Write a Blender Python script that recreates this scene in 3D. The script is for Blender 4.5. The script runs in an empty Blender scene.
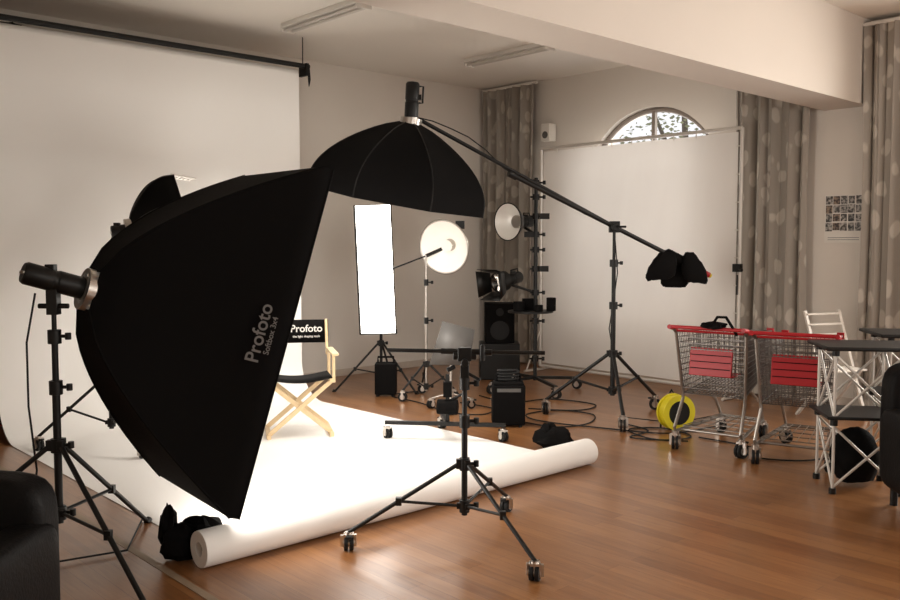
import bpy, bmesh, math, random
from math import sin, cos, pi, radians
from mathutils import Vector as V, Matrix
from contextlib import contextmanager
random.seed(7)
scene=bpy.context.scene
scene.view_settings.view_transform='Standard'
scene.view_settings.exposure=0.4

YAW=radians(-42.65)          # the studio is viewed diagonally across its corner
FX,FY=0.6775,0.7355
def G(l,d):                  # metres to the side / metres into the room -> room axes
    return (FX*d+FY*l, FY*d-FX*l)

# ------------------------------------------------------------ materials
def mat(name,col,rough=.6,metal=0,emit=None,es=0,var=0,vs=8,bump=0,bs=200,coat=0,sheen=0,spec=None):
    m=bpy.data.materials.new(name); m.use_nodes=True
    nt=m.node_tree; N=nt.nodes; L=nt.links; b=N['Principled BSDF']
    b.inputs['Base Color'].default_value=(*col,1)
    b.inputs['Roughness'].default_value=rough
    b.inputs['Metallic'].default_value=metal
    if coat: b.inputs['Coat Weight'].default_value=coat; b.inputs['Coat Roughness'].default_value=.15
    if sheen: b.inputs['Sheen Weight'].default_value=sheen
    if spec is not None: b.inputs['Specular IOR Level'].default_value=spec
    if emit: b.inputs['Emission Color'].default_value=(*emit,1); b.inputs['Emission Strength'].default_value=es
    tc=N.new('ShaderNodeTexCoord')
    n=N.new('ShaderNodeTexNoise'); n.inputs['Scale'].default_value=vs; n.inputs['Detail'].default_value=4
    L.new(tc.outputs['Object'],n.inputs['Vector'])
    if var:
        r=N.new('ShaderNodeMix'); r.data_type='RGBA'
        r.inputs[6].default_value=(*[c*(1-var) for c in col],1); r.inputs[7].default_value=(*[min(1,c*(1+var)) for c in col],1)
        L.new(n.outputs['Fac'],r.inputs[0]); L.new(r.outputs[2],b.inputs['Base Color'])
    if bump:
        n2=N.new('ShaderNodeTexNoise'); n2.inputs['Scale'].default_value=bs
        L.new(tc.outputs['Object'],n2.inputs['Vector'])
        bp=N.new('ShaderNodeBump'); bp.inputs['Strength'].default_value=bump; bp.inputs['Distance'].default_value=.01
        L.new(n2.outputs['Fac'],bp.inputs['Height']); L.new(bp.outputs['Normal'],b.inputs['Normal'])
    return m

M_wall=mat('wall_paint',(.74,.685,.62),.85,var=.03,vs=1.2,bump=.08,bs=60)
M_beam=mat('beam_paint',(.64,.58,.52),.8,var=.03,vs=1.5)
M_ceil=mat('ceiling_paint',(.82,.77,.70),.9,var=.02,vs=1)
M_paper=mat('seamless_paper',(.90,.88,.85),.75,var=.012,vs=1)
M_black=mat('black_fabric',(.0045,.004,.004),.85,bump=.15,bs=400,spec=.10)
M_blackp=mat('black_powdercoat',(.007,.0065,.006),.42,spec=.3)
M_rubber=mat('rubber',(.010,.010,.010),.7,spec=.3)
M_grey=mat('grey_plastic',(.10,.095,.09),.5)
M_metal=mat('brushed_metal',(.55,.51,.47),.28,1,var=.08,vs=30)
M_dmetal=mat('worn_zinc_tube',(.30,.275,.25),.32,.9,var=.1,vs=30)
M_chrome=mat('chrome',(.75,.72,.68),.16,1)
M_wire=mat('zinc_wire',(.16,.145,.135),.38,.9)
M_tube=mat('white_alu_tube',(.66,.62,.57),.35,.2)
M_wood=mat('beech',(.74,.55,.32),.5,var=.15,vs=25)
M_red=mat('red_plastic',(.36,.010,.015),.4,spec=.35)
M_yellow=mat('yellow_plastic',(.66,.56,.02),.4)
M_white=mat('white_paint',(.76,.72,.66),.5)
M_leather=mat('black_leather',(.0035,.003,.003),.55,bump=.2,bs=90,spec=.14)
M_tape=mat('cream_tape',(.30,.22,.15),.6)
M_text=mat('white_print',(.75,.72,.68),.6)
M_textg=mat('grey_print',(.17,.16,.155),.6)
M_base=mat('baseboard',(.55,.47,.40),.5,var=.1,vs=20)
def M_emit(name,col,s): return mat(name,(.85,.83,.8),.6,emit=col,es=s)
WARM=(1,.95,.88)
def scrim_mat():
    m=bpy.data.materials.new('scrim_cloth');m.use_nodes=True;nt=m.node_tree;N=nt.nodes;L=nt.links
    N.remove(N['Principled BSDF']);o=N['Material Output']
    d=N.new('ShaderNodeBsdfDiffuse');t=N.new('ShaderNodeBsdfTranslucent');x=N.new('ShaderNodeMixShader')
    nz=N.new('ShaderNodeTexNoise');nz.inputs['Scale'].default_value=2;cr=N.new('ShaderNodeValToRGB')
    cr.color_ramp.elements[0].color=(.84,.80,.76,1);cr.color_ramp.elements[1].color=(.89,.86,.82,1)
    L.new(nz.outputs['Fac'],cr.inputs[0]);L.new(cr.outputs[0],d.inputs[0]);L.new(cr.outputs[0],t.inputs[0])
    x.inputs[0].default_value=.2;L.new(d.outputs[0],x.inputs[1]);L.new(t.outputs[0],x.inputs[2]);L.new(x.outputs[0],o.inputs[0]);return m
M_scrim=scrim_mat()

def floor_mat():
    m=bpy.data.materials.new('laminate_planks'); m.use_nodes=True
    nt=m.node_tree;N=nt.nodes;L=nt.links;b=N['Principled BSDF']
    tc=N.new('ShaderNodeTexCoord'); mp=N.new('ShaderNodeMapping'); mp.inputs['Rotation'].default_value=(0,0,pi/2)
    L.new(tc.outputs['Object'],mp.inputs['Vector'])
    br=N.new('ShaderNodeTexBrick'); br.offset=.37
    br.inputs['Scale'].default_value=1; br.inputs['Brick Width'].default_value=1.25; br.inputs['Row Height'].default_value=.095
    br.inputs['Mortar Size'].default_value=.0012; br.inputs['Mortar Smooth'].default_value=.3
    br.inputs['Color1'].default_value=(.34,.34,.34,1); br.inputs['Color2'].default_value=(.66,.66,.66,1); br.inputs['Mortar'].default_value=(0,0,0,1)
    L.new(mp.outputs[0],br.inputs['Vector'])
    mp2=N.new('ShaderNodeMapping'); mp2.inputs['Scale'].default_value=(22,1.6,1); L.new(tc.outputs['Object'],mp2.inputs['Vector'])
    n=N.new('ShaderNodeTexNoise'); n.inputs['Scale'].default_value=2.2; n.inputs['Detail'].default_value=6; n.inputs['Distortion'].default_value=.6
    L.new(mp2.outputs[0],n.inputs['Vector'])
    mx=N.new('ShaderNodeMix'); mx.data_type='RGBA'; mx.inputs[0].default_value=.5
    L.new(br.outputs['Color'],mx.inputs[6]); L.new(n.outputs['Color'],mx.inputs[7])
    bw=N.new('ShaderNodeRGBToBW'); L.new(mx.outputs[2],bw.inputs[0])
    cr=N.new('ShaderNodeValToRGB'); e=cr.color_ramp.elements
    e[0].position=.12; e[0].color=(.060,.020,.006,1); e[1].position=.75; e[1].color=(.36,.170,.064,1)
    k=e.new(.42); k.color=(.205,.084,.029,1)
    L.new(bw.outputs[0],cr.inputs[0]); L.new(cr.outputs[0],b.inputs['Base Color'])
    b.inputs['Roughness'].default_value=.30; b.inputs['Coat Weight'].default_value=.15; b.inputs['Coat Roughness'].default_value=.18
    bp=N.new('ShaderNodeBump'); bp.inputs['Strength'].default_value=.12; bp.inputs['Distance'].default_value=.004
    L.new(br.outputs['Fac'],bp.inputs['Height']); bp.invert=True; L.new(bp.outputs[0],b.inputs['Normal'])
    return m
M_floor=floor_mat()

def curtain_mat(name,c1,c2,scale=6):
    m=bpy.data.materials.new(name); m.use_nodes=True
    nt=m.node_tree;N=nt.nodes;L=nt.links;b=N['Principled BSDF']; b.inputs['Roughness'].default_value=.9
    tc=N.new('ShaderNodeTexCoord')
    ns=N.new('ShaderNodeTexNoise'); ns.inputs['Scale'].default_value=3
    L.new(tc.outputs['Object'],ns.inputs['Vector'])
    ad=N.new('ShaderNodeMix'); ad.data_type='VECTOR'; ad.inputs[0].default_value=.12
    L.new(tc.outputs['Object'],ad.inputs[4]); L.new(ns.outputs['Color'],ad.inputs[5])
    mp=N.new('ShaderNodeMapping'); mp.inputs['Scale'].default_value=(1,1.6,.8); L.new(ad.outputs[1],mp.inputs[0])
    vo=N.new('ShaderNodeTexVoronoi'); vo.inputs['Scale'].default_value=scale; L.new(mp.outputs[0],vo.inputs['Vector'])
    cr=N.new('ShaderNodeValToRGB'); e=cr.color_ramp.elements
    e[0].position=.30; e[0].color=(*c2,1); e[1].position=.38; e[1].color=(*c1,1)
    L.new(vo.outputs['Distance'],cr.inputs[0]); L.new(cr.outputs[0],b.inputs['Base Color'])
    return m
M_curt=curtain_mat('patterned_curtain',(.33,.295,.255),(.50,.455,.40))
M_curtd=mat('black_curtain_cloth',(.02,.015,.013),.9)

# ------------------------------------------------------------ mesh tools
def root(name,loc,rz=YAW):
    o=bpy.data.objects.new(name,None); o.empty_display_size=.1
    o.location=(loc[0],loc[1],loc[2] if len(loc)>2 else 0); o.rotation_euler=(0,0,rz)
    scene.collection.objects.link(o); return o
def finish(bm,name,m,rt=None,smooth=True,bevel=0,subsurf=0,solid=0):
    bmesh.ops.recalc_face_normals(bm,faces=bm.faces)
    for f in bm.faces: f.smooth=smooth
    if smooth and not subsurf:
        for e in bm.edges:
            if len(e.link_faces)==2 and e.calc_face_angle(0)>.65: e.smooth=False
    me=bpy.data.meshes.new(name); bm.to_mesh(me); bm.free(); me.materials.append(m)
    o=bpy.data.objects.new(name,me); scene.collection.objects.link(o)
    if rt: o.parent=rt
    if solid:
        k=o.modifiers.new('t','SOLIDIFY'); k.thickness=solid
    if bevel:
        k=o.modifiers.new('b','BEVEL'); k.width=bevel; k.segments=2; k.limit_method='ANGLE'
    if subsurf:
        k=o.modifiers.new('s','SUBSURF'); k.levels=subsurf; k.render_levels=subsurf
    return o
@contextmanager
def part(rt,name,m,**k):
    bm=bmesh.new(); yield bm; finish(bm,name,m,rt,**k)
def fr(d):
    d=V(d).normalized(); up=V((0,0,1)) if abs(d.z)<.95 else V((1,0,0))
    x=up.cross(d).normalized(); return x,d.cross(x)
def ring(bm,c,x,y,r,seg,ph=0): 
    return [bm.verts.new(V(c)+x*(r*cos(2*pi*i/seg+ph))+y*(r*sin(2*pi*i/seg+ph))) for i in range(seg)]
def bridge(bm,a,b):
    n=len(a)
    for i in range(n): bm.faces.new((a[i],a[(i+1)%n],b[(i+1)%n],b[i]))
def cyl(bm,a,b,r,r2=None,seg=14,caps=True):
    a=V(a);b=V(b);x,y=fr(b-a); r2=r if r2 is None else r2
    A=ring(bm,a,x,y,r,seg);B=ring(bm,b,x,y,r2,seg);bridge(bm,A,B)
    if caps: bm.faces.new(A[::-1]);bm.faces.new(B)
def tube(bm,pts,r,seg=8,closed=False):
    pts=[V(p) for p in pts];n=len(pts);R=[];px=None
    for i in range(n):
        if closed: t=pts[(i+1)%n]-pts[i-1]
        else: t=pts[min(i+1,n-1)]-pts[max(i-1,0)]
        t.normalize()
        if px is None: x,y=fr(t)
        else:
            x=(px-t*px.dot(t)); x=x.normalized() if x.length>1e-4 else fr(t)[0]; y=t.cross(x)
        px=x; R.append(ring(bm,pts[i],x,y,r,seg))
    for i in range(n-1): bridge(bm,R[i],R[i+1])
    if closed:
        bridge(bm,R[-1],R[0])
    else: bm.faces.new(R[0][::-1]);bm.faces.new(R[-1])
def box(bm,c,s,R=None):
    c=V(c);vs=[]
    for dx in(-.5,.5):
        for dy in(-.5,.5):
            for dz in(-.5,.5):
                p=V((dx*s[0],dy*s[1],dz*s[2]))
                if R is not None:p=R@p
                vs.append(bm.verts.new(c+p))
    for f in((0,1,3,2),(4,6,7,5),(0,4,5,1),(2,3,7,6),(0,2,6,4),(1,5,7,3)):bm.faces.new([vs[i] for i in f])
def bar(bm,a,b,w,h):   # rectangular bar
    a=V(a);b=V(b);x,y=fr(b-a); R=Matrix((x,y,(b-a).normalized())).transposed()
    box(bm,(a+b)/2,(w,h,(b-a).length),R)
def lathe(bm,prof,o,ax,seg=28,cap0=False,cap1=False):
    o=V(o);ax=V(ax).normalized();x,y=fr(ax);R=[]
    for r,h in prof:R.append(ring(bm,o+ax*h,x,y,max(r,.0005),seg))
    for i in range(len(R)-1):bridge(bm,R[i],R[i+1])
    if cap0:bm.faces.new(R[0][::-1])
    if cap1:bm.faces.new(R[-1])
def lump(bm,c,r,seed=0,amp=.18,u=20,v=12,flat=True):
    rnd=random.Random(seed);ph=[rnd.uniform(0,6) for _ in range(6)];c=V(c);rows=[]
    for j in range(v+1):
        th=pi*j/v;row=[]
        for i in range(u):
            f=2*pi*i/u
            k=1+amp*(sin(3*f+ph[0])*sin(2*th+ph[1])+.6*sin(5*f+ph[2]+2*th)+.4*sin(7*th+ph[3])*sin(th))*sin(th)
            z=cos(th)*k
            if flat and z<-.75:z=-.75
            row.append(bm.verts.new(c+V((r[0]*sin(th)*cos(f)*k,r[1]*sin(th)*sin(f)*k,r[2]*z))))
        rows.append(row)
    for j in range(v):bridge(bm,rows[j],rows[j+1])
    bmesh.ops.remove_doubles(bm,verts=bm.verts,dist=.0004)
def pouch(bm,top,w,t,h,swing,seed=0):
    # sewn weight bag hanging from a strap: narrow at the top, square and sagging at the bottom
    rnd=random.Random(seed);top=V(top);rows=[];n=20
    for j in range(10):
        s=j/9;ww=w*(.35+.65*min(1,s*1.8)**.7)*(1 if s<.93 else .8);tt=t*(.25+.75*sin(pi*min(s,.95))**.6)
        row=[]
        for i in range(n):
            a=2*pi*i/n;cx=abs(cos(a))**.6*(1 if cos(a)>0 else -1);cy=abs(sin(a))**.8*(1 if sin(a)>0 else -1)
            row.append(bm.verts.new(top+V((swing*s*h+ww/2*cx*(1+rnd.uniform(-.06,.06)),tt/2*cy*(1+rnd.uniform(-.1,.1)),-h*s+rnd.uniform(-.006,.006)-(.03*cx*swing if s>.5 else 0)))))
        rows.append(row)
    for j in range(9):bridge(bm,rows[j],rows[j+1])
    bm.faces.new(rows[0][::-1]);bm.faces.new(rows[-1])
def caster(bd,bmm,p,r=.045,ang=0):
    p=V(p);a=V((cos(ang),sin(ang),0))
    for s in(-.014,.014):
        c=p+V((0,0,r))+a*s
        cyl(bd,c-a*.009,c+a*.009,r,seg=20)
    cyl(bmm,p+V((0,0,r))-a*.03,p+V((0,0,r))+a*.03,r*.55,seg=12)
    q=V((-a.y,a.x,0))
    cyl(bmm,p+V((0,0,r*1.5)),p+V((0,0,r*2.5)),r*.5,seg=12)
    for s in(-1,1): box(bmm,p+V((0,0,r*1.35))+a*s*.03,(.022,.022,r*1.5))
    box(bmm,p+V((0,0,r*2.1)),(.05,.05,.012))
    box(bd,p+V((0,0,r*2.0))+q*r*.9,(.03,.03,.012))
def tripod(rt,H,R,hub,angs,wheels=True,cr=.018,lr=.012,low=None,wr=.045,metal=None):
    low=max(.1,hub*.35) if low is None else low
    fz=wr*2.4 if wheels else .015
    with part(rt,'column',metal or M_blackp) as bm:
        cyl(bm,(0,0,low-.05),(0,0,hub+ (H-hub)*.4),cr)
        cyl(bm,(0,0,hub),(0,0,hub+(H-hub)*.75),cr*.82)
        cyl(bm,(0,0,hub),(0,0,H),cr*.62)
    with part(rt,'collars',M_blackp,bevel=.002) as bm:
        for z in(hub,hub+(H-hub)*.4,hub+(H-hub)*.75,low):
            cyl(bm,(0,0,z-.035),(0,0,z+.03),cr*1.7)
            cyl(bm,(cr,0,z),(cr+.05,0,z),.008); cyl(bm,(cr+.045,0,z-.016),(cr+.045,0,z+.016),.014)
        for a in angs:
            r=radians(a);d=V((cos(r),sin(r),0)); box(bm,d*cr*1.8+V((0,0,hub)),(.03,.03,.05)); box(bm,d*cr*1.8+V((0,0,low)),(.024,.024,.03))
    with part(rt,'legs',M_blackp) as bm:
        for a in angs:
            r=radians(a);d=V((cos(r),sin(r),0))
            A=d*.03+V((0,0,hub));B=d*R+V((0,0,fz))
            cyl(bm,A,B,lr); 
            m=A.lerp(B,.55); cyl(bm,d*.03+V((0,0,low)),m,lr*.7); box(bm,m,(.03,.03,.04))
            if not wheels: cyl(bm,B-V((0,0,.015)),B+d*.03-V((0,0,.0)),lr*1.5)
    if wheels:
        b1=bmesh.new();b2=bmesh.new()
        for i,a in enumerate(angs):
            r=radians(a);d=V((cos(r),sin(r),0)); caster(b1,b2,d*R,wr,r+.7*i)
        finish(b1,'caster_wheels',M_rubber,rt);finish(b2,'caster_forks',M_metal,rt)
def strobe(rt,front,d,L=.3,r=.065,handle=True):
    front=V(front);d=V(d).normalized();x,y=fr(d)
    with part(rt,'strobe_body',M_blackp,bevel=.003) as bm:
        lathe(bm,[(r*.9,0),(r,-.02),(r,-L*.45),(r*.93,-L*.47),(r*.93,-L*.52),(r,-L*.54),(r,-L*.95),(r*.85,-L)],front,d,cap0=True,cap1=True)
        box(bm,front-d*L*.6-y*(-r*.95),(r*.8,r*.8,.04))
        if handle: tube(bm,[front-d*L*.45+y*r,front-d*L*.45+y*(r+.03),front-d*L*.9+y*(r+.03),front-d*L*.9+y*r],.008)
    with part(rt,'strobe_trim',M_metal) as bm:
        cyl(bm,front-d*.01,front+d*.03,r*1.12,seg=24)
        for k in range(3): cyl(bm,front-d*(L+.004)+x*(k-1)*.03,front-d*(L-.002)+x*(k-1)*.03,.009)
def loft_box(rt,hub,n,w,e,W,H,L,es,p=.68,r0=.09,name='softbox',seg=16,text=False):
    hub=V(hub);n=V(n).normalized();w=V(w).normalized();e=V(e).normalized()
    f=lambda s:s**p
    def P(s,a,b):  # a,b in -1..1
        k=f(s); ww=r0+(W/2-r0)*k; hh=r0+(H/2-r0)*k
        dip=.035*(sin(pi*s))
        return hub+n*(L*s)+w*(a*(ww-dip*(1-b*b)*(abs(a)==1)))+e*(b*(hh-dip*(1-a*a)*(abs(b)==1)))
    with part(rt,'fabric_shell',M_black) as bm:
        K=8;per=[(-1,-1+2*i/K) for i in range(K)]+[(-1+2*i/K,1) for i in range(K)]+[(1,1-2*i/K) for i in range(K)]+[(1-2*i/K,-1) for i in range(K)]
        rows=[]
        for j in range(seg+1):
            s=j/seg; rows.append([bm.verts.new(P(s,a,b)) for a,b in per])
        rows.append([bm.verts.new(P(1,a,b)+n*.05) for a,b in per])
        for j in range(len(rows)-1): bridge(bm,rows[j],rows[j+1])
    with part(rt,'seam_piping',M_black) as bm:
        for a in(-1,1):
            for b in(-1,1): tube(bm,[P(j/seg,a,b) for j in range(seg+1)],.006)
        tube(bm,[P(1,a,b)+n*.05 for a,b in((-1,-1),(1,-1),(1,1),(-1,1))],.005,closed=True)
    with part(rt,'front_diffuser',M_emit('diffuser_%s'%name,WARM,es),smooth=False) as bm:
        c=hub+n*L
        vs=[bm.verts.new(c+w*a*(W/2-.006)+e*b*(H/2-.006)) for a,b in((-1,-1),(1,-1),(1,1),(-1,1))]; bm.faces.new(vs)
    with part(rt,'speed_ring',M_metal) as bm:
        lathe(bm,[(.075,-.03),(.1,-.03),(.1,.02),(.075,.02)],hub,n); 
        for k in range(4):
            a=pi/4+k*pi/2; d=w*cos(a)+e*sin(a); cyl(bm,hub+d*.09,hub+d*.13+n*.03,.009)
    return P
def octa(rt,hub,n,R,L,es,r0=.08,p=.5,name='octa',ph=pi/8,sides=8,M=None):
    hub=V(hub);n=V(n).normalized();x,y=fr(n);seg=14
    rr=lambda s:r0+(R-r0)*sin(pi/2*s**.9)**.9
    sub=6
    def ptring(bm,s,off=0):
        out=[]
        for k in range(sides):
            a0=2*pi*k/sides+ph;a1=2*pi*(k+1)/sides+ph
            A=(x*cos(a0)+y*sin(a0));B=(x*cos(a1)+y*sin(a1))
            for i in range(sub):
                t=i/sub;q=A.lerp(B,t); bulge=1-.05*4*t*(1-t)*sin(pi*s)
                out.append(bm.verts.new(hub+n*(L*s+off)+q*rr(s)*bulge))
        return out
    with part(rt,'fabric_shell',M or M_black) as bm:
        rows=[ptring(bm,j/seg) for j in range(seg+1)]+[ptring(bm,1,.05)]
        for j in range(len(rows)-1):bridge(bm,rows[j],rows[j+1])
    with part(rt,'seam_piping',M_blackp) as bm:
        for k in range(sides):
            a=2*pi*k/sides+ph;q=x*cos(a)+y*sin(a)
            tube(bm,[hub+n*L*j/seg+q*rr(j/seg) for j in range(seg+1)]+[hub+n*(L+.05)+q*R],.005,seg=6)
    with part(rt,'front_diffuser',M_emit('diffuser_%s'%name,WARM,es),smooth=False) as bm:
        vs=[bm.verts.new(hub+n*(L-.0)+(x*cos(2*pi*k/sides+ph)+y*sin(2*pi*k/sides+ph))*R*.98) for k in range(sides)];bm.faces.new(vs)
    with part(rt,'speed_ring',M_metal) as bm: lathe(bm,[(.06,-.04),(.09,-.04),(.09,.02),(.06,.02)],hub,n)
def text(rt,s,loc,xa,ya,size,m):
    c=bpy.data.curves.new('lettering','FONT');c.body=s;c.size=size;c.extrude=.0008;c.align_x='CENTER';c.align_y='CENTER';c.offset=size*.012
    c.materials.append(m);o=bpy.data.objects.new('lettering',c);scene.collection.objects.link(o)
    xa=V(xa).normalized();ya=V(ya);ya=(ya-xa*ya.dot(xa)).normalized();z=xa.cross(ya)
    Mx=Matrix((xa,ya,z)).transposed().to_4x4();Mx.translation=V(loc);o.parent=rt
    o.matrix_local=Mx;return o

# ------------------------------------------------------------ room shell
X0,X1,Y0,Y1,ZC=-2.2,8.5,-3.0,8.46,3.63
T=.3
def rbox(name,m,a,b,**k):
    bm=bmesh.new();a=V(a);b=V(b);box(bm,(a+b)/2,b-a);return finish(bm,name,m,None,smooth=False,**k)
rbox('floor',M_floor,(X0-T,Y0-T,-.1),(X1+T,Y1+T,0))
rbox('ceiling',M_ceil,(X0-T,Y0-T,ZC),(X1+T,Y1+T,ZC+.15))
rbox('wall_back',M_wall,(X0-T,Y1,0),(X1+T,Y1+T,ZC))
rbox('wall_left',M_wall,(X0-T,Y0,0),(X0,Y1,ZC))
def wall_with(name,axis,c0,c1,a0,a1,wins,arch=None):
    bm=bmesh.new()
    def add(u0,u1,z0,z1):
        if axis=='y': box(bm,((c0+c1)/2,(u0+u1)/2,(z0+z1)/2),(c1-c0,u1-u0,z1-z0))
        else: box(bm,((u0+u1)/2,(c0+c1)/2,(z0+z1)/2),(u1-u0,c1-c0,z1-z0))
    edges=a0
    for (u0,u1,z0,z1) in sorted(wins):
        add(edges,u0,0,ZC);add(u0,u1,0,z0)
        if arch and abs(arch[0]-(u0+u1)/2)<.01:
            R=(u1-u0)/2;n=28
            for i in range(n):
                t0=pi-pi*i/n;t1=pi-pi*(i+1)/n
                y0=arch[0]+R*cos(t0);y1=arch[0]+R*cos(t1);s0=z1+R*sin(t0);s1=z1+R*sin(t1)
                q=[(y0,s0),(y1,s1),(y1,ZC),(y0,ZC)]
                A=[bm.verts.new((c0,*p)) for p in q];B=[bm.verts.new((c1,*p)) for p in q]
                bm.faces.new(A);bm.faces.new(B[::-1]);bridge(bm,A,B)
        else: add(u0,u1,z1,ZC)
        edges=u1
    add(edges,a1,0,ZC)
    return finish(bm,name,M_wall,None,smooth=False)
AC=5.86;AR=.92;AS=2.20
wall_with('wall_right','y',X1,X1+T,Y0,Y1,[(AC-AR,AC+AR,.9,AS),(.3,2.1,.9,2.9),(-2.2,-.4,.9,2.9)],arch=(AC,))  # the two plain openings are unseen: one assumed, one added for fill light
wall_with('wall_front','x',Y0-T,Y0,X0,X1,[(4.6,6.6,.9,2.9),(.8,2.8,.9,2.9)])  # both openings are added, out of view, to admit fill light
M_frame=mat('window_frame_paint',(.22,.18,.15),.5)
w1=root('window_1',(X1+.08,AC,0),0)
with part(w1,'arched_frame',M_frame) as bm:
    pts=[(0,-AR+.03,.92),(0,-AR+.03,AS)]+[(0,-(AR-.03)*cos(pi*i/24),AS+(AR-.03)*sin(pi*i/24)) for i in range(1,24)]+[(0,AR-.03,AS),(0,AR-.03,.92)]
    tube(bm,pts,.03,closed=True)
    bar(bm,(0,0,.92),(0,0,AS+AR-.03),.045,.045);bar(bm,(0,-AR,AS),(0,AR,AS),.05,.05)
    bar(bm,(0,-AR,1.6),(0,AR,1.6),.03,.03)
def rect_window(name,axis,c,u0,u1):
    r=root(name,(c,(u0+u1)/2,0) if axis=='y' else ((u0+u1)/2,c,0),0 if axis=='y' else pi/2)
    h=(u1-u0)/2
    with part(r,'sash_frame',M_frame) as bm:
        for y in(-h+.03,0,h-.03):bar(bm,(0,y,.9),(0,y,2.9),.05,.05)
        for z in(.93,1.9,2.87):bar(bm,(0,-h,z),(0,h,z),.05,.05)
rect_window('assumed_window_2','y',X1+.1,.3,2.1);rect_window('added_window_3','y',X1+.1,-2.2,-.4)  # both unseen: first assumed from floor highlights, second added for room fill light
rect_window('added_window_4','x',Y0-.1,4.6,6.6);rect_window('added_window_5','x',Y0-.1,.8,2.8)  # both unseen behind the camera, added to bring in fill
rbox('trim_1',M_beam,(X0,3.44,2.85),(X1,3.86,ZC))      # ceiling down-stand beam
rbox('baseboard_back',M_base,(X0,Y1-.015,0),(X1,Y1,.08))
rbox('baseboard_right',M_base,(X1-.015,Y0,0),(X1,Y1-.015,.08))
rbox('baseboard_left',M_base,(X0,Y0,0),(X0+.015,Y1-.015,.08))

# tree outside the arched window
tr=root('garden_tree',(11.4,7.3,0),0)
with part(tr,'trunk',mat('bark',(.12,.10,.08),.9)) as bm:
    cyl(bm,(0,0,-1),(.1,0,3.0),.14,.08);cyl(bm,(.1,0,2.4),(.3,.8,3.8),.05,.02);cyl(bm,(.1,0,2.4),(0,-.9,3.9),.05,.02);cyl(bm,(.1,0,3),(.1,.1,4.6),.05,.02)
with part(tr,'foliage',mat('leaves',(.22,.23,.14),.8,var=.4,vs=3),smooth=False) as bm:
    for i in range(2200):
        c=V((random.gauss(0,.5),random.gauss(0,1.3),random.gauss(3.2,.6)))
        a=V((random.uniform(-1,1),random.uniform(-1,1),random.uniform(-1,1))).normalized();x,y=fr(a);s=random.uniform(.02,.05)
        bm.faces.new([bm.verts.new(c+x*s),bm.verts.new(c+y*s*.6),bm.verts.new(c-x*s),bm.verts.new(c-y*s*.6)])

# curtains
def curtain(name,axis,c,u0,u1,z0,z1,m,folds=7,amp=.05,seed=0):
    rnd=random.Random(seed);r=root(name,(c,(u0+u1)/2,0) if axis=='y' else((u0+u1)/2,c,0),0 if axis=='y' else -pi/2)
    W=u1-u0;nu=folds*14;nv=14;ph=[rnd.uniform(0,6) for _ in range(5)]
    with part(r,'drape',m,subsurf=0) as bm:
        rows=[]
        for j in range(nv+1):
            t=j/nv;row=[]
            for i in range(nu+1):
                s=i/nu
                a=2*pi*folds*s+.9*sin(2*pi*s*2+ph[0])+.25*sin(3*t+ph[1])
                xx=-amp*sin(a)*(.8+.35*sin(2*pi*s*1.7+ph[2]))-.015*sin(2.3*a+ph[3]+t)
                row.append(bm.verts.new((xx,(s-.5)*W*(1-.05*sin(pi*t))+.012*sin(2*a),z0+(z1-z0)*t)))
            rows.append(row)
        for j in range(nv):
            for i in range(nu):bm.faces.new((rows[j][i],rows[j][i+1],rows[j+1][i+1],rows[j+1][i]))
    with part(r,'curtain_rail',M_white) as bm:bar(bm,(0,-W/2-.04,z1+.015),(0,W/2+.04,z1+.015),.03,.03)
curtain('patterned_curtain','y',X1-.14,7.50,8.38,.03,3.58,M_curt,6,.05,1)
curtain('patterned_curtain','y',X1-.14,3.93,4.74,.03,3.58,M_curt,5,.05,2)
curtain('patterned_curtain','y',X1-.16,2.45,3.42,.03,3.55,M_curt,6,.055,3)
curtain('black_curtain','x',Y1-.08,.2,2.55,.03,3.5,M_curtd,10,.04,4)

# ------------------------------------------------------------ backdrop paper
BX0,BX1,BY,RY=2.03,4.88,7.52,3.86
bd=root('paper_backdrop',((BX0+BX1)/2,0,0),0)
hw=(BX1-BX0)/2
with part(bd,'paper_sheet',M_paper) as bm:
    prof=[(BY,3.25)]+[(BY,3.25-.3*i) for i in range(1,10)]
    r=.38;n=12
    prof=[p for p in prof if p[1]>r+.05]
    prof+=[(BY-r+r*cos(pi/2*i/n),r+.004-r*sin(pi/2*i/n)) for i in range(0,n+1)]
    prof+=[(BY-r-(BY-r-RY)*i/12,.004) for i in range(1,13)]
    nx=10;rows=[]
    for (y,z) in prof: rows.append([bm.verts.new((-hw+2*hw*i/nx,y,z)) for i in range(nx+1)])
    for j in range(len(rows)-1):
        for i in range(nx):bm.faces.new((rows[j][i],rows[j][i+1],rows[j+1][i+1],rows[j+1][i]))
with part(bd,'floor_roll',M_paper) as bm:
    lathe(bm,[(.035,0),(.088,0),(.09,.01),(.09,2*hw+.11),(.088,2*hw+.12),(.035,2*hw+.12),(.035,0)],(-hw-.13,RY-.02,.092),(1,0,0),seg=36)
with part(bd,'roll_cores',M_grey) as bm:
    cyl(bm,(-hw-.10,RY-.02,.092),(-hw+.1,RY-.02,.092),.034);cyl(bm,(hw-.1,RY-.02,.092),(hw-.02,RY-.02,.092),.034)
with part(bd,'hanging_roll',M_paper) as bm:cyl(bm,(-hw,BY+.07,3.24),(hw,BY+.07,3.24),.065,seg=24)
with part(bd,'crossbar',M_blackp) as bm:
    cyl(bm,(-hw-.6,BY+.0,3.335),(hw+.12,BY+.0,3.335),.024)
    for x in(-hw-.3,hw+.08):
        box(bm,(x,BY+.03,3.30),(.03,.14,.12));cyl(bm,(x,BY+.05,3.33),(x,BY+.05,ZC),.005)
    tube(bm,[(hw+.1,BY-.03,3.33),(hw+.105,BY-.04,3.2),(hw+.1,BY-.03,3.14),(hw+.09,BY-.04,3.2),(hw+.09,BY-.03,3.33)],.008)
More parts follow.
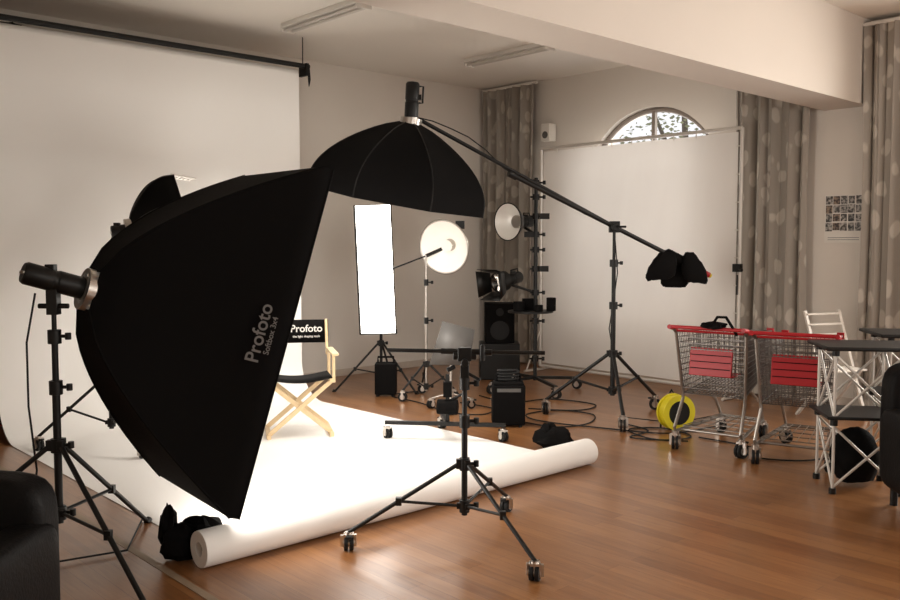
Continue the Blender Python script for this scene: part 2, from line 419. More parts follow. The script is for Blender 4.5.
rbox('floor_tape',M_tape,(BX0-.28,2.7,0.0),(BX0-.24,8.2,.002))

# ceiling fluorescent fixtures (unlit tubes)
for (x,y) in((4.58,6.64),(6.94,6.62),(4.58,1.2),(6.94,1.2)):
    f=root('ceiling_light_fixture',(x,y,ZC),0)
    with part(f,'housing',M_white,bevel=.004) as bm:
        box(bm,(0,0,-.02),(.16,1.2,.04));box(bm,(0,.59,-.05),(.16,.02,.06));box(bm,(0,-.59,-.05),(.16,.02,.06))
    with part(f,'tubes',M_tube) as bm:
        for s in(-.04,.04):cyl(bm,(s,-.58,-.06),(s,.58,-.06),.015)

# ------------------------------------------------------------ large foreground softbox
sl,sd=-1.83,4.03
sb=root('rectangular_softbox',G(sl,sd))
O=V((sl,sd,0))
A=V((-.628,4.4,1.94));B=V((-1.052,4.09,.2575));e=(A-B).normalized()
hub=V((-1.705,4.125,1.338))
n=V((.75,.594,-.291)); n=(n-e*n.dot(e)).normalized(); w=e.cross(n).normalized()
if w.y<0:w=-w
P=loft_box(sb,hub-O,n,w,e,.924,(A-B).length,.785,7.0,p=.66,name='large')
strobe(sb,hub-O-n*.02,n,L=.28,r=.052,handle=False)
hd=hub-n*.17
tripod(sb,hd.z-.09,.78,.62,(80,200,320),wheels=False,cr=.018,lr=.012,low=.3)
with part(sb,'tilt_bracket',M_blackp,bevel=.003) as bm:
    box(bm,(0,0,hd.z-.1),(.05,.05,.12));cyl(bm,(0,0,hd.z-.1),V((hd.x-sl,hd.y-sd,hd.z-.03)),.018);cyl(bm,(-.07,0,hd.z-.12),(.07,0,hd.z-.12),.012)
s=.89;pc=P(s,-1,0.0);tan=(P(s-.05,-1,0.0)-P(s+.05,-1,0.0)).normalized();nn=e.cross(tan).normalized()
text(sb,'Profoto',pc+nn*.035,e,tan,.092,M_textg)
text(sb,'Softbox 3x4',pc+nn*.035-tan*.055,e,tan,.038,M_textg)
with part(sb,'power_cable',M_rubber) as bm:
    tube(bm,[(-.06,-.05,1.33),(-.12,-.02,1.1),(-.13,0,.8),(-.1,0,.5),(-.16,.05,.25),(-.1,.1,.02),(.2,.3,.012),(.1,.8,.012)],.005)

# octabox on a stand behind it
ol,od=-2.6,6.65
ob=root('octagonal_softbox',G(ol,od))
on=V((.84,.40,.12)).normalized();oh=V((-2.40-ol,6.6-od,1.66))
octa(ob,oh,on,.40,.30,2.0,name='left_octa');strobe(ob,oh-on*.02,on,L=.12,r=.05,handle=False)
x,y=fr(on)
with part(ob,'louvre_grid',M_tube) as bm:
    for k in range(6):
        cyl(bm,oh+on*(.355+.028*k)-x*.12+y*(.375-.008*k),oh+on*(.355+.028*k)+x*.12+y*(.375-.008*k),.006)
    for k in(-1,1):cyl(bm,oh+on*.33+x*.12*k+y*.38,oh+on*.51+x*.12*k+y*.33,.006)
with part(ob,'head_yoke',M_blackp) as bm: cyl(bm,(0,0,1.5),oh-on*.1,.018)
tripod(ob,1.52,.52,.55,(75,195,315),cr=.018)

# ------------------------------------------------------------ boom stand with overhead octabox
bl,bdp=1.46,7.8
bo=root('boom_light_stand',G(bl,bdp));Ob=V((bl,bdp,0))
tripod(bo,1.66,.6,.58,(165,38,268),cr=.022,lr=.016,low=.25,wr=.055)
piv=V((0,0,1.71));hubw=V((-.315,7.05,2.52))-Ob
dirb=(piv-hubw).normalized();endb=piv+dirb*1.08;start=hubw+V((.03,0,.05))
with part(bo,'boom_arm',M_blackp) as bm:
    cyl(bm,start,piv+dirb*.1,.016);cyl(bm,piv-dirb*1.1,endb,.020)
    cyl(bm,piv-dirb*1.14,piv-dirb*1.06,.030)
with part(bo,'boom_pivot',M_blackp,bevel=.004) as bm:
    box(bm,piv,(.09,.07,.10));cyl(bm,piv-V((0,.08,0)),piv+V((0,.08,0)),.035);cyl(bm,piv+V((0,-.08,0)),piv+V((.09,-.08,0)),.01)
with part(bo,'boom_grip',M_red) as bm:cyl(bm,endb-dirb*.08,endb+dirb*.06,.026)
with part(bo,'boom_grip_band',M_yellow) as bm:cyl(bm,endb+dirb*.06,endb+dirb*.08,.022)
with part(bo,'counterweight_sandbag',M_black) as bm:
    c=piv+dirb*.72
    pouch(bm,c+V((-.08,-.05,.07)),.26,.10,.27,-.30,1)
    pouch(bm,c+V((.12,-.03,.05)),.22,.10,.28,.28,2)
    pouch(bm,c+V((.0,.06,.04)),.26,.09,.31,.05,5)
    cyl(bm,c-dirb*.10,c+dirb*.10,.05)
nd=V((-.18,.10,-.97)).normalized()
octa(bo,hubw,nd,.75,.57,6.5,name='overhead',p=.5)
strobe(bo,hubw-nd*.03,V((-.05,0,-1)),L=.29,r=.055)
with part(bo,'boom_cable',M_rubber) as bm:
    pts=[]
    for i in range(13):
        t=i/12;p=start.lerp(piv,t);pts.append(p+V((0,0,-.03*sin(pi*t*3)**2+ (.10*sin(pi*min(1,t*2.5)) if t<.4 else 0))))
    pts+=[V((.03,-.02,1.3)),V((-.03,.03,.8)),V((.03,0,.4)),V((.1,-.1,.02)),V((.5,-.3,.012)),V((.9,0,.012))]
    tube(bm,pts,.005)

# ------------------------------------------------------------ strip softbox
st=root('strip_softbox',G(-.74,9.35));nS=V((-.10,-.99,-.06)).normalized();eS=V((-.035,-.05,1));eS=(eS-nS*eS.dot(nS)).normalized();wS=eS.cross(nS)
loft_box(st,V((0,0,1.31))-nS*.1,nS,wS,eS,.38,1.34,.38,9,p=.8,r0=.06,name='strip')
strobe(st,V((0,0,1.31))-nS*.12,nS,L=.25,r=.05)
tripod(st,1.27,.5,.5,(200,320,80),wheels=False,cr=.016,lr=.011)
# beauty dish
be=root('beauty_dish',G(-.24,8.8));nB=V((-.45,-.86,-.16)).normalized();cB=V((.18,-.1,1.53))
with part(be,'reflector_shell',M_tube) as bm:
    lathe(bm,[(.05,-.17),(.12,-.15),(.2,-.09),(.262,-.01),(.272,0),(.27,.008),(.255,0),(.19,-.075),(.11,-.13),(.05,-.15)],cB,nB,seg=40)
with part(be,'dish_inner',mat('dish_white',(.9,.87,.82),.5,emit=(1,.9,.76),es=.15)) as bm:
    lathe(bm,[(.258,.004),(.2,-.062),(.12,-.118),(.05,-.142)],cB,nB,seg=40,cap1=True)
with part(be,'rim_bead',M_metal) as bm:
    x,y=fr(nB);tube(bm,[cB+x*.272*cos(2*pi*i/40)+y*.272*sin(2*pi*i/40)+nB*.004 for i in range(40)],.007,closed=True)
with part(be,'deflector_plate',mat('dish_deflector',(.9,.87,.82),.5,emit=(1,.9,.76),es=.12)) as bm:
    cyl(bm,cB-nB*.06,cB-nB*.052,.06,seg=28)
    for k in range(3):
        a=2*pi*k/3;q=x*cos(a)*.045+y*sin(a)*.045;cyl(bm,cB-nB*.056+q,cB-nB*.14+q*.8,.003)
strobe(be,cB-nB*.16,nB,L=.26,r=.055)
tripod(be,1.45,.30,.35,(100,220,340),cr=.014,lr=.010,metal=M_metal)
with part(be,'extension_arm',M_blackp) as bm:
    cyl(bm,(-.42,.10,1.28),(0,.02,1.44),.008);cyl(bm,(0,0,1.44),cB-nB*.25,.018)
with part(be,'knuckle',M_blackp) as bm: box(bm,cB+V((.16,.08,.22)),(.09,.08,.08));cyl(bm,cB-nB*.3,cB+V((.16,.08,.22)),.015)

# ------------------------------------------------------------ equipment stand with spare heads
eq=root('equipment_stand',G(.90,9.2))
with part(eq,'post',M_blackp) as bm:
    cyl(bm,(0,0,.12),(0,0,2.25),.02)
    for z in(.35,.75,1.05,1.3,1.5,1.66,1.85,2.05,2.2):
        cyl(bm,(0,0,z-.03),(0,0,z+.03),.036);cyl(bm,(-.06,0,z),(.09,0,z),.010);cyl(bm,(.085,0,z-.02),(.085,0,z+.02),.016)
    for z,x in((1.85,.15),(1.66,-.12),(1.3,.14)): box(bm,(x*.6,0,z),(.1,.05,.06))
with part(eq,'base_legs',M_blackp) as bm:
    for a in(20,110,200,290):
        d=V((cos(radians(a)),sin(radians(a)),0));bar(bm,V((0,0,.15)),d*.5+V((0,0,.12)),.03,.03)
b1=bmesh.new();b2=bmesh.new()
for a in(20,110,200,290):caster(b1,b2,V((cos(radians(a)),sin(radians(a)),0))*.5,.05,a)
finish(b1,'caster_wheels',M_rubber,eq);finish(b2,'caster_forks',M_metal,eq)
with part(eq,'tray',M_blackp,bevel=.004) as bm:
    cyl(bm,(-.05,0,.84),(-.05,0,.86),.24,seg=32);
with part(eq,'tray_accessories',M_black,bevel=.004) as bm:
    cyl(bm,(.16,-.05,.86),(.16,-.05,1.0),.05);cyl(bm,(-.18,-.08,.86),(-.18,-.08,.96),.06);cyl(bm,(.02,-.15,.86),(.02,-.15,.93),.045);box(bm,(-.05,.1,.92),(.16,.1,.12))
nR=V((-.74,-.67,-.02)).normalized();cR=V((-.30,-.08,1.79))
with part(eq,'reflector_inner',mat('satin_reflector',(.88,.86,.82),.45,.4)) as bm: lathe(bm,[(.06,-.15),(.12,-.11),(.165,-.03),(.188,0)],cR,nR,seg=36,cap0=True)
with part(eq,'reflector_outer',M_blackp) as bm: lathe(bm,[(.188,.004),(.198,.004),(.198,-.004),(.176,-.035),(.126,-.116),(.06,-.156)],cR,nR,seg=36)
strobe(eq,cR-nR*.15,nR,L=.2,r=.06)
nR2=V((-.7,-.65,-.15)).normalized();cR2=V((-.40,-.1,1.16))
x,y=fr(nR2)
with part(eq,'barn_doors',M_blackp,solid=.004) as bm:
    for d1,d2 in((x,y),(y,x),(-x,y),(-y,x)):
        a=cR2+d1*.1;q=[a+d2*.10,a-d2*.10,a-d2*.14+nR2*.15+d1*.06,a+d2*.14+nR2*.15+d1*.06]
        bm.faces.new([bm.verts.new(v) for v in q])
with part(eq,'lamp_lens',M_chrome) as bm: lathe(bm,[(.095,0),(.06,-.05),(.02,-.06)],cR2,nR2,seg=24,cap1=True)
with part(eq,'lamp_ring',M_blackp) as bm: lathe(bm,[(.1,.01),(.105,.01),(.105,-.1),(.07,-.12)],cR2,nR2,seg=24)
strobe(eq,cR2-nR2*.1,nR2,L=.24,r=.06)
with part(eq,'side_arms',M_blackp) as bm: cyl(bm,(0,0,1.66),cR-nR*.25-V((0,0,.06)),.014);cyl(bm,(0,0,1.05),cR2-nR2*.2-V((0,0,.06)),.014)

# speaker on flight case
sp=root('studio_speaker',(7.30,7.08,0),YAW)
with part(sp,'flight_case',M_blackp,bevel=.01) as bm:box(bm,(0,0,.21),(.46,.36,.42))
with part(sp,'speaker_cabinet',M_black,bevel=.012) as bm:box(bm,(0,0,.65),(.34,.30,.46))
with part(sp,'speaker_cones',M_rubber) as bm:
    cyl(bm,(0,-.152,.57),(0,-.158,.57),.11,seg=28);cyl(bm,(0,-.152,.78),(0,-.158,.78),.045,seg=20)
ws=root('wall_speaker',(X1-.1,7.30,2.95),0)
with part(ws,'cabinet',M_white,bevel=.01) as bm:box(bm,(0,0,0),(.13,.14,.22));box(bm,(.08,0,0),(.04,.04,.06))
with part(ws,'grille',M_grey) as bm:cyl(bm,(-.066,0,-.03),(-.07,0,-.03),.045)

# ------------------------------------------------------------ diffusion frame
sx=8.12;FH=1.33
sc=root('diffusion_frame',(sx,5.84,0),0)
with part(sc,'diffusion_cloth',M_scrim) as bm:
    ny,nz=16,10;rows=[]
    for j in range(nz+1):
        rows.append([bm.verts.new((.01*sin(i*1.1+j*.4)*(0<i<ny),-(FH-.04)+2*(FH-.04)*i/ny,.10+2.58*j/nz)) for i in range(ny+1)])
    for j in range(nz):
        for i in range(ny):bm.faces.new((rows[j][i],rows[j][i+1],rows[j+1][i+1],rows[j+1][i]))
with part(sc,'tube_frame',M_tube) as bm:
    for a,b in(((0,-FH,.06),(0,-FH,2.72)),((0,FH,.06),(0,FH,2.72)),((0,-FH,2.72),(0,FH,2.72)),((0,-FH,.06),(0,FH,.06))):cyl(bm,a,b,.018)
    for s in(-1,1):
        cyl(bm,(-.28,s*FH,.015),(.2,s*FH,.015),.015)
        cyl(bm,(-.25,s*FH,.02),(0,s*FH,.5),.010)
with part(sc,'cloth_ties',M_white) as bm:
    for s in(-1,1):
        for k in range(9): cyl(bm,(0,s*(FH-.06),.3+k*.28),(0,s*FH,.3+k*.28),.006)
    for k in range(9): cyl(bm,(0,-1.08+k*.27,2.66),(0,-1.08+k*.27,2.72),.006)
with part(sc,'frame_clamp',M_blackp) as bm: box(bm,(-.04,-FH,1.32),(.06,.08,.08));cyl(bm,(-.04,-FH,1.32),(-.08,-FH-.07,1.30),.015);cyl(bm,(-.04,-FH,1.25),(-.04,-FH,1.05),.008)

# ------------------------------------------------------------ foreground roller stand
fs=root('roller_stand',G(.075,4.47))
tripod(fs,.98,.60,.42,(190,302,65),cr=.016,lr=.011,low=.2,wr=.038)
with part(fs,'cross_arm',M_blackp) as bm:
    cyl(bm,(-.40,.05,1.005),(.41,-.03,1.0),.0105);cyl(bm,(-.12,.02,1.003),(.14,-.01,1.0),.016)
with part(fs,'arm_clamp',M_blackp,bevel=.004) as bm:
    box(bm,(0,0,.99),(.07,.05,.07));cyl(bm,(-.06,0,.98),(.06,0,.98),.02);cyl(bm,(.09,-.03,.96),(.09,-.03,1.04),.014);cyl(bm,(0,-.05,.95),(0,.02,.95),.02);box(bm,(.0,0,.9),(.045,.045,.07))
    cyl(bm,(0,0,.9),(.08,-.03,.86),.008);cyl(bm,(-.05,-.02,.93),(-.09,-.03,.91),.012)

# low floor stand behind it
lf=root('low_light_stand',G(-.02,6.95))
with part(lf,'base_bars',M_blackp) as bm:
    bar(bm,(-.50,0,.13),(.46,-.12,.13),.035,.03);bar(bm,(-.05,.38,.13),(0,-.05,.13),.035,.03)
    bar(bm,(.0,-.02,.13),(.0,-.02,.52),.03,.03);cyl(bm,(0,-.02,.3),(.12,-.02,.36),.01)
b1=bmesh.new();b2=bmesh.new()
for p in((-.48,0,0),(.44,-.12,0),(-.05,.38,0)):caster(b1,b2,p,.042,.6)
finish(b1,'caster_wheels',M_rubber,lf);finish(b2,'caster_forks',M_metal,lf)
with part(lf,'lamp_head',M_black,bevel=.004) as bm:
    cyl(bm,(-.08,-.02,.26),(.08,-.05,.26),.06);box(bm,(0,-.02,.4),(.07,.07,.12))
pk=root('flash_generator',G(.50,7.45))
with part(pk,'case',M_black,bevel=.012) as bm:box(bm,(0,0,.19),(.28,.20,.34));box(bm,(0,0,.37),(.26,.18,.03))
with part(pk,'feet',M_rubber) as bm:
    for x_ in(-.1,.1):
        for y_ in(-.07,.07):cyl(bm,(x_,y_,0),(x_,y_,.03),.018)
with part(pk,'handle',M_black) as bm:tube(bm,[(-.10,0,.37),(-.1,0,.44),(-.06,0,.46),(.06,0,.46),(.1,0,.44),(.1,0,.37)],.013)
with part(pk,'control_panel',M_grey) as bm:box(bm,(0,-.101,.32),(.2,.004,.03)); 
with part(pk,'coiled_cable',M_rubber) as bm:
    tube(bm,[(.09*cos(t*.5)+.0,.07*sin(t*.5),.39+.002*t) for t in range(0,50)],.008)
pk2=root('flash_generator',G(-.66,8.95))
with part(pk2,'case',M_black,bevel=.012) as bm:box(bm,(0,0,.18),(.22,.18,.32))
with part(pk2,'feet',M_rubber) as bm:
    for x_ in(-.08,.08):
        for y_ in(-.06,.06):cyl(bm,(x_,y_,0),(x_,y_,.03),.018)
with part(pk2,'handle',M_black) as bm:tube(bm,[(-.08,0,.34),(-.08,0,.40),(.08,0,.40),(.08,0,.34)],.012)

rp=root('silver_reflector_panel',G(-.02,8.05))
with part(rp,'panel',mat('silver_cloth',(.13,.122,.115),.5,.2),solid=.01) as bm:
    bm.faces.new([bm.verts.new(v) for v in((-.17,-.05,.45),(.20,.05,.43),(.25,.10,.76),(-.05,.06,.84))])
with part(rp,'support',M_metal) as bm:
    cyl(bm,(.03,.08,.1),(.03,.08,.65),.014)
    for a in(30,150,270):cyl(bm,(.03,.08,.16),(.03+.22*cos(radians(a)),.08+.22*sin(radians(a)),.09),.011)
b1=bmesh.new();b2=bmesh.new()
for a in(30,150,270):caster(b1,b2,(.03+.22*cos(radians(a)),.08+.22*sin(radians(a)),0),.04,a)
finish(b1,'caster_wheels',M_rubber,rp);finish(b2,'caster_forks',M_metal,rp)

# ------------------------------------------------------------ director chair
ch=root('directors_chair',G(-1.25,7.15),YAW+radians(14))
with part(ch,'wooden_frame',M_wood,bevel=.003) as bm:
    for s in(-1,1):
        bar(bm,(s*.25,-.23,.02),(s*.25,.22,.02),.035,.035)
        bar(bm,(s*.25,-.22,.46),(s*.25,.22,.46),.03,.03)
        for y_ in(-.19,.17):bar(bm,(s*.27,y_,.44),(s*.27,y_,.66),.03,.025)
        box(bm,(s*.28,-.01,.67),(.055,.46,.022))
        bar(bm,(s*.26,.21,.62),(s*.255,.24,.92),.03,.022)
    for y_ in(-.18,.16):
        bar(bm,(-.25,y_,.03),(.25,y_,.45),.022,.036);bar(bm,(.25,y_+.026,.03),(-.25,y_+.026,.45),.022,.036)
with part(ch,'seat_canvas',M_black,solid=.004) as bm:
    rows=[[bm.verts.new((-.26+.52*i/10,y_,.482-.035*sin(pi*i/10))) for i in range(11)] for y_ in(-.21,0,.21)]
    for j in range(2):
        for i in range(10):bm.faces.new((rows[j][i],rows[j][i+1],rows[j+1][i+1],rows[j+1][i]))
with part(ch,'back_canvas',M_black,solid=.004) as bm:
    rows=[[bm.verts.new((-.275+.55*i/10,.225+.02*k+.03*sin(pi*i/10),z)) for i in range(11)] for k,z in((0,.72),(1,.915))]
    for i in range(10):bm.faces.new((rows[0][i],rows[0][i+1],rows[1][i+1],rows[1][i]))
text(ch,'Profoto',(.09,.235,.84),(1,0,0),(0,.05,1),.086,M_text)
text(ch,'the light shaping tools',(.09,.235,.775),(1,0,0),(0,.05,1),.026,M_text)

# ------------------------------------------------------------ sandbags & bag
sg=root('sandbag',G(-1.33,4.24))
with part(sg,'bag_lobes',M_black) as bm:
    lump(bm,(0,0,.08),(.10,.08,.10),1,.22);lump(bm,(.09,.05,.12),(.10,.06,.08),2,.3);lump(bm,(-.06,.0,.15),(.04,.05,.12),4,.3)
bg=root('camera_bag',G(.80,6.62))
with part(bg,'bag_body',M_black) as bm:lump(bm,(0,0,.07),(.14,.09,.095),6,.2);lump(bm,(-.05,0,.12),(.06,.04,.07),8,.3)
with part(bg,'strap',M_black) as bm:tube(bm,[(.1,0,.09),(.17,-.05,.03),(.22,-.1,.01),(.15,-.16,.01),(.02,-.1,.02)],.008)

# ------------------------------------------------------------ shopping carts
def wirepanel(bm,p,nu,nv,r=.0028):
    p=[V(q) for q in p]
    f=lambda u,v:(p[0]*(1-u)+p[1]*u)*(1-v)+(p[3]*(1-u)+p[2]*u)*v
    for i in range(nu+1):cyl(bm,f(i/nu,0),f(i/nu,1),r,seg=5,caps=False)
    for j in range(nv+1):cyl(bm,f(0,j/nv),f(1,j/nv),r*1.3,seg=5,caps=False)
def cart(loc,rz,bag=False):
    c=root('shopping_cart',loc,rz)
    RT=[(-.27,-.36,.90),(.27,-.36,.90),(.21,.46,.86),(-.21,.46,.86)]
    RB=[(-.23,-.28,.42),(.23,-.28,.42),(.17,.38,.50),(-.17,.38,.50)]
    with part(c,'wire_basket',M_wire) as bm:
        wirepanel(bm,(RB[0],RB[3],RT[3],RT[0]),28,11);wirepanel(bm,(RB[1],RB[2],RT[2],RT[1]),28,11)
        wirepanel(bm,(RB[3],RB[2],RT[2],RT[3]),14,10);wirepanel(bm,(RB[0],RB[1],RT[1],RT[0]),20,11)
        wirepanel(bm,(RB[0],RB[1],RB[2],RB[3]),14,14)
        tube(bm,RT,.008,closed=True);tube(bm,RB,.006,closed=True)
    with part(c,'chassis',M_dmetal) as bm:
        for s in(-1,1):
            tube(bm,[(s*.27,-.46,.94),(s*.27,-.42,.935),(s*.265,-.36,.89),(s*.24,-.28,.46),(s*.235,-.27,.38),(s*.25,-.40,.17),(s*.25,-.38,.14),(s*.17,.42,.14)],.013)
            tube(bm,[(s*.17,.42,.14),(s*.18,.30,.30),(s*.17,.05,.43),(s*.2,-.26,.42)],.012)
        cyl(bm,(-.25,-.3,.14),(.25,-.3,.14),.01);cyl(bm,(-.17,.42,.14),(.17,.42,.14),.01)
        wirepanel(bm,((-.24,-.25,.16),(.24,-.25,.16),(.17,.38,.16),(-.17,.38,.16)),6,4,.004)
    with part(c,'push_handle',M_red) as bm:
        cyl(bm,(-.26,-.46,.94),(.26,-.46,.94),.014)
        for s in(-1,1):
            tube(bm,[(s*.275,-.47,.94),(s*.28,-.40,.93),(s*.275,-.34,.91)],.018)
            box(bm,(s*.2,.455,.86),(.05,.03,.05))
        tube(bm,[(-.27,-.37,.905),(.27,-.37,.905)],.009)
    with part(c,'child_seat_panel',M_red,bevel=.004) as bm:
        R=Matrix.Rotation(radians(-9),3,'X')
        box(bm,(0,-.345,.68),(.32,.014,.21),R);box(bm,(0,-.22,.575),(.31,.2,.012))
    with part(c,'seat_panel_print',M_black) as bm:
        for k,zz in enumerate((.05,0,-.05)):box(bm,V((0,-.345,.68))+R@V((0,-.009,zz)),(.30,.003,.006),R)
    with part(c,'child_seat_wires',M_wire) as bm:
        wirepanel(bm,((-.23,-.12,.58),(.23,-.12,.58),(.24,-.18,.88),(-.24,-.18,.88)),12,6)
    b1=bmesh.new();b2=bmesh.new()
    for p,a in(((-.25,-.38,0),.3),((.25,-.38,0),-.4),((-.17,.42,0),.8),((.17,.42,0),.1)):caster(b1,b2,p,.055,a)
    finish(b1,'caster_wheels',M_rubber,c);finish(b2,'caster_forks',M_metal,c)
    if bag:
        with part(c,'hung_strap',M_black) as bm:
            lump(bm,(.06,-.46,.965),(.09,.05,.03),7,.3,flat=False);tube(bm,[(.04,-.47,.95),(.09,-.48,1.03),(.15,-.47,1.03),(.2,-.46,.95),(.22,-.44,.90)],.011)
    return c
cart(G(2.14,6.74),YAW+radians(-36),True)
cart(G(2.57,6.33),YAW+radians(-30))

# ------------------------------------------------------------ truss counters
def counter(loc,rz,w=.40,d=.36,top=(.66,.46),h=.90,mid=.45):
    c=root('truss_counter',loc,rz)
    with part(c,'truss_tubes',M_tube) as bm:
        cs=[(-w/2,-d/2),(w/2,-d/2),(w/2,d/2),(-w/2,d/2)]
        for i in range(4):
            a=cs[i];b=cs[(i+1)%4]
            for z0,z1 in((.04,mid-.03),(mid+.03,h-.03)):
                cyl(bm,(*a,z0),(*b,z1),.008);cyl(bm,(*a,z1),(*b,z0),.008)
            cyl(bm,(*a,.02),(*a,h),.009)
    with part(c,'hub_joints',M_blackp) as bm:
        for a in cs:
            for z in(0.0,mid-.02,h-.035):cyl(bm,(*a,z),(*a,z+.035),.022)
    with part(c,'counter_top',M_blackp,bevel=.01) as bm:box(bm,(.06,0,h+.012),(top[0],top[1],.025))
    with part(c,'middle_shelf',M_blackp,bevel=.008) as bm:box(bm,(0,0,mid+.03),(w+.1,d+.08,.02))
    with part(c,'storage_bag',M_black) as bm:lump(bm,(0,.05,.18),(.15,.12,.20),3,.08)
counter(G(2.61,5.53),YAW+radians(-8))
counter(G(3.34,6.30),YAW+radians(-8),top=(.7,.5))

# ------------------------------------------------------------ leather armchairs
def armchair(loc,rz,bh=.72):
    c=root('leather_armchair',loc,rz)
    with part(c,'upholstery',M_leather,subsurf=2) as bm:
        def rb(cc,ss):
            b=bmesh.new();box(b,cc,ss);bmesh.ops.subdivide_edges(b,edges=b.edges,cuts=2,use_grid_fill=True)
            me=bpy.data.meshes.new('x');b.to_mesh(me);b.free();bm.from_mesh(me);bpy.data.meshes.remove(me)
        rb((0,-.02,.30),(.60,.66,.22));rb((0,-.06,.44),(.54,.56,.14))
        rb((0,.30,.18+bh/2),(.80,.20,bh))
        for q in(-1,1):rb((q*.35,-.02,.36),(.16,.72,.48))
    with part(c,'feet',M_blackp) as bm:
        for x_ in(-.33,.33):
            for y_ in(-.3,.3):cyl(bm,(x_,y_,0),(x_,y_,.2),.022)
armchair(G(2.98,4.84),YAW,.68)
armchair(G(-1.80,2.72),YAW,.57)

fc=root('folding_chair',G(3.42,7.75),YAW+radians(20))
with part(fc,'chair_frame',M_white,bevel=.003) as bm:
    for s in(-1,1):
        bar(bm,(s*.19,-.2,0),(s*.19,.16,.96),.03,.022);bar(bm,(s*.165,.26,0),(s*.165,-.16,.46),.03,.022)
    for z in(.93,.84,.75,.66):bar(bm,(-.19,.155-(.96-z)*.37,z),(.19,.155-(.96-z)*.37,z),.05,.016)
    for k in range(6):box(bm,(0,-.18+.07*k,.455),(.36,.05,.018))
    bar(bm,(-.19,.19,.15),(.19,.19,.15),.02,.02)

# wall poster (contact sheet)
def photo_mat(name,a,b_,sc):
    m=bpy.data.materials.new(name);m.use_nodes=True;nt=m.node_tree;N=nt.nodes;L=nt.links;b=N['Principled BSDF'];b.inputs['Roughness'].default_value=.4
    tc=N.new('ShaderNodeTexCoord');vo=N.new('ShaderNodeTexNoise');vo.inputs['Scale'].default_value=sc;vo.inputs['Detail'].default_value=3
    cr=N.new('ShaderNodeValToRGB');cr.color_ramp.elements[0].position=.42;cr.color_ramp.elements[0].color=(*a,1);cr.color_ramp.elements[1].position=.62;cr.color_ramp.elements[1].color=(*b_,1)
    L.new(tc.outputs['Object'],vo.inputs['Vector']);L.new(vo.outputs['Fac'],cr.inputs[0]);L.new(cr.outputs[0],b.inputs['Base Color']);return m
po=root('wall_poster',(X1-.006,3.64,1.80),0)
with part(po,'paper',M_white) as bm:box(bm,(0,0,0),(.006,.37,.46))
rnd=random.Random(3)
tones=[photo_mat('photo_print_%d'%i,a,b_,30+6*i) for i,(a,b_) in enumerate((((.02,.02,.02),(.40,.37,.33)),((.04,.035,.03),(.5,.46,.42)),((.03,.02,.02),(.30,.22,.16)),((.06,.055,.05),(.42,.39,.36))))]
bms=[bmesh.new() for _ in tones]
for i in range(5):
    for j in range(4):box(rnd.choice(bms),(-.004,-.142+.071*i,.18-.085*j+rnd.uniform(-.003,.003)),(.003,rnd.choice((.058,.064,.068)),rnd.choice((.072,.08))))
for b_,t_ in zip(bms,tones):finish(b_,'photo_prints',t_,po)
with part(po,'caption_lines',M_grey) as bm:
    for k in range(2):box(bm,(-.004,0,-.18-.02*k),(.002,.3,.005))
so=root('wall_socket',(X1-.01,4.86,1.3),0)
with part(so,'plate',M_white,bevel=.003) as bm:box(bm,(0,0,0),(.02,.08,.08));box(bm,(-.012,0,0),(.006,.04,.04))

# cable reel & floor cables
cr_=root('cable_reel',G(1.89,7.25),YAW+radians(18))
with part(cr_,'reel_flanges',M_yellow) as bm:
    for y_ in(-.05,.05):lathe(bm,[(.10,y_-.008),(.15,y_-.008),(.15,y_+.008),(.10,y_+.008),(.10,y_-.008)],(0,0,.155),(0,1,0),seg=32)
with part(cr_,'wound_cable',M_yellow) as bm:
    for k in range(5):tube(bm,[(.125*cos(a*pi/12),-.035+.0175*k,.155+.125*sin(a*pi/12)) for a in range(24)],.010,closed=True,seg=6)
with part(cr_,'reel_hub',M_blackp) as bm:
    cyl(bm,(0,-.055,.155),(0,.055,.155),.10,seg=28);cyl(bm,(0,-.07,.155),(0,.07,.155),.03)
    tube(bm,[(-.1,.07,.01),(-.09,.07,.2),(0,.07,.33),(.09,.07,.2),(.1,.07,.01)],.009)
def cable(name,pts,m=M_rubber,r=.006):
    P_=[V((*G(*p),.008)) for p in pts];out=[]
    n=len(P_)
    for i in range(n-1):
        p0=P_[max(i-1,0)];p1=P_[i];p2=P_[i+1];p3=P_[min(i+2,n-1)]
        for k in range(8):
            t=k/8;out.append(.5*((2*p1)+(p2-p0)*t+(2*p0-5*p1+4*p2-p3)*t*t+(3*p1-p0-3*p2+p3)*t**3))
    bm=bmesh.new();tube(bm,out,r,seg=6);finish(bm,name,m)
cable('floor_cable',[(1.5,7.5),(1.65,7.2),(1.45,6.95),(1.75,6.85),(1.95,7.0),(1.8,7.3),(1.5,7.25),(1.6,6.9),(1.9,6.8)])
cable('floor_cable',[(.6,7.6),(.9,7.35),(1.2,7.5),(1.3,7.9),(1.0,8.1),(.7,7.9),(.8,7.6),(1.3,7.3),(1.8,7.1),(2.3,7.4)])
cable('floor_cable',[(.1,8.5),(.4,8.2),(.3,7.9),(.0,8.0),(-.3,8.5),(-.6,8.9),(-.3,9.2)])
cable('floor_cable',[(.3,8.9),(.6,8.5),(1.0,8.7),(1.4,8.4),(1.2,8.1),(.7,8.2)])
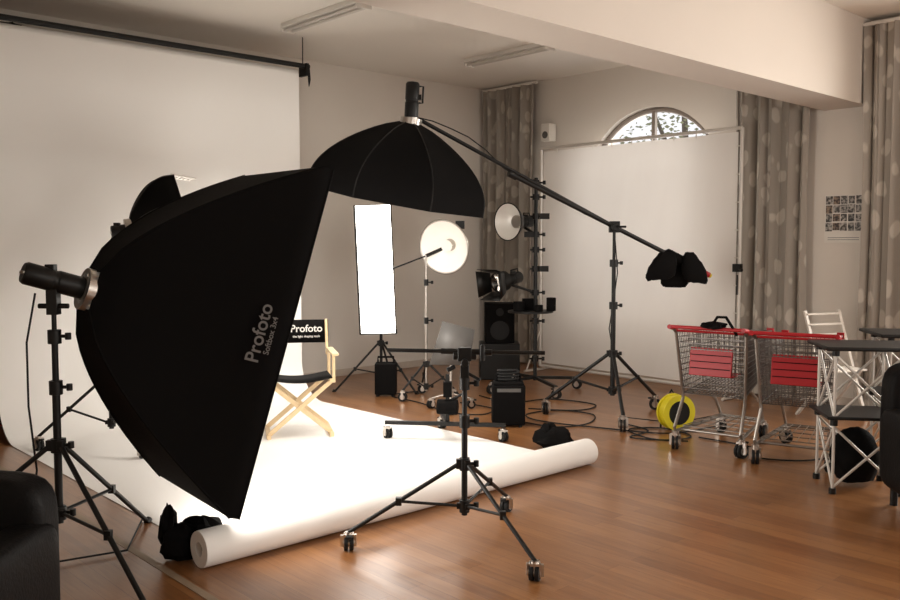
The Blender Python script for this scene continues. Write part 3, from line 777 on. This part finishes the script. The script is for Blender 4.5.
cable('floor_cable',[(2.0,6.95),(2.3,6.6),(2.2,6.3),(2.6,6.2),(3.2,6.6)])

# spare red paper roll standing at the far left
fe=root('red_paper_roll',(2.24,8.12,0),0)
with part(fe,'rolled_paper',M_red) as bm:cyl(bm,(0,0,0),(0,0,2.1),.06,seg=24)
with part(fe,'cardboard_core',M_wood) as bm:cyl(bm,(0,0,2.0),(0,0,2.13),.03)
with part(fe,'protective_sleeve',M_black) as bm:cyl(bm,(0,0,.01),(0,0,1.45),.064,seg=24)

# ------------------------------------------------------------ lighting
wd=bpy.data.worlds.new('World');scene.world=wd;wd.use_nodes=True
b=wd.node_tree.nodes['Background'];b.inputs[0].default_value=(.97,.97,1,1);b.inputs[1].default_value=.8
def win_light(name,loc,rot,sx_,sy_,energy,col):
    l=bpy.data.lights.new(name,'AREA');l.shape='RECTANGLE';l.size=sx_;l.size_y=sy_;l.energy=energy;l.color=col
    o=bpy.data.objects.new(name,l);o.location=loc;o.rotation_euler=rot;scene.collection.objects.link(o)
day=(1,.945,.87);tilt=.5      # lamps slant down, clear of the beam and ceiling
win_light('assumed_window_light_2',(X1+.55,1.2,2.1),(0,pi/2-tilt,0),2,1.8,230,day)  # added fill lamp outside the unseen window, assumed from highlights on the floor
win_light('added_fill_light_3',(X1+.55,-1.3,2.1),(0,pi/2-tilt,0),2,1.8,80,day)  # added fill lamp outside the unseen right-wall opening
win_light('added_fill_light_4',(5.6,Y0-.55,2.1),(pi/2-tilt,0,0),2,2,90,day)  # added fill lamp behind the camera, brightens the room
win_light('added_fill_light_5',(1.8,Y0-.55,2.1),(pi/2-tilt,0,0),2,2,60,day)  # weaker added fill lamp, also behind the camera
win_light('daylight_window_1',(X1+1.2,AC,2.4),(0,pi/2-tilt,0),1.8,2.4,60,day)

# ------------------------------------------------------------ camera
cam=bpy.data.cameras.new('camera');cam.lens=35;cam.sensor_width=36;cam.clip_start=.05
co=bpy.data.objects.new('camera',cam);co.location=(0,0,1.55);co.rotation_euler=(radians(90-3.6),0,YAW)
scene.collection.objects.link(co);scene.camera=co
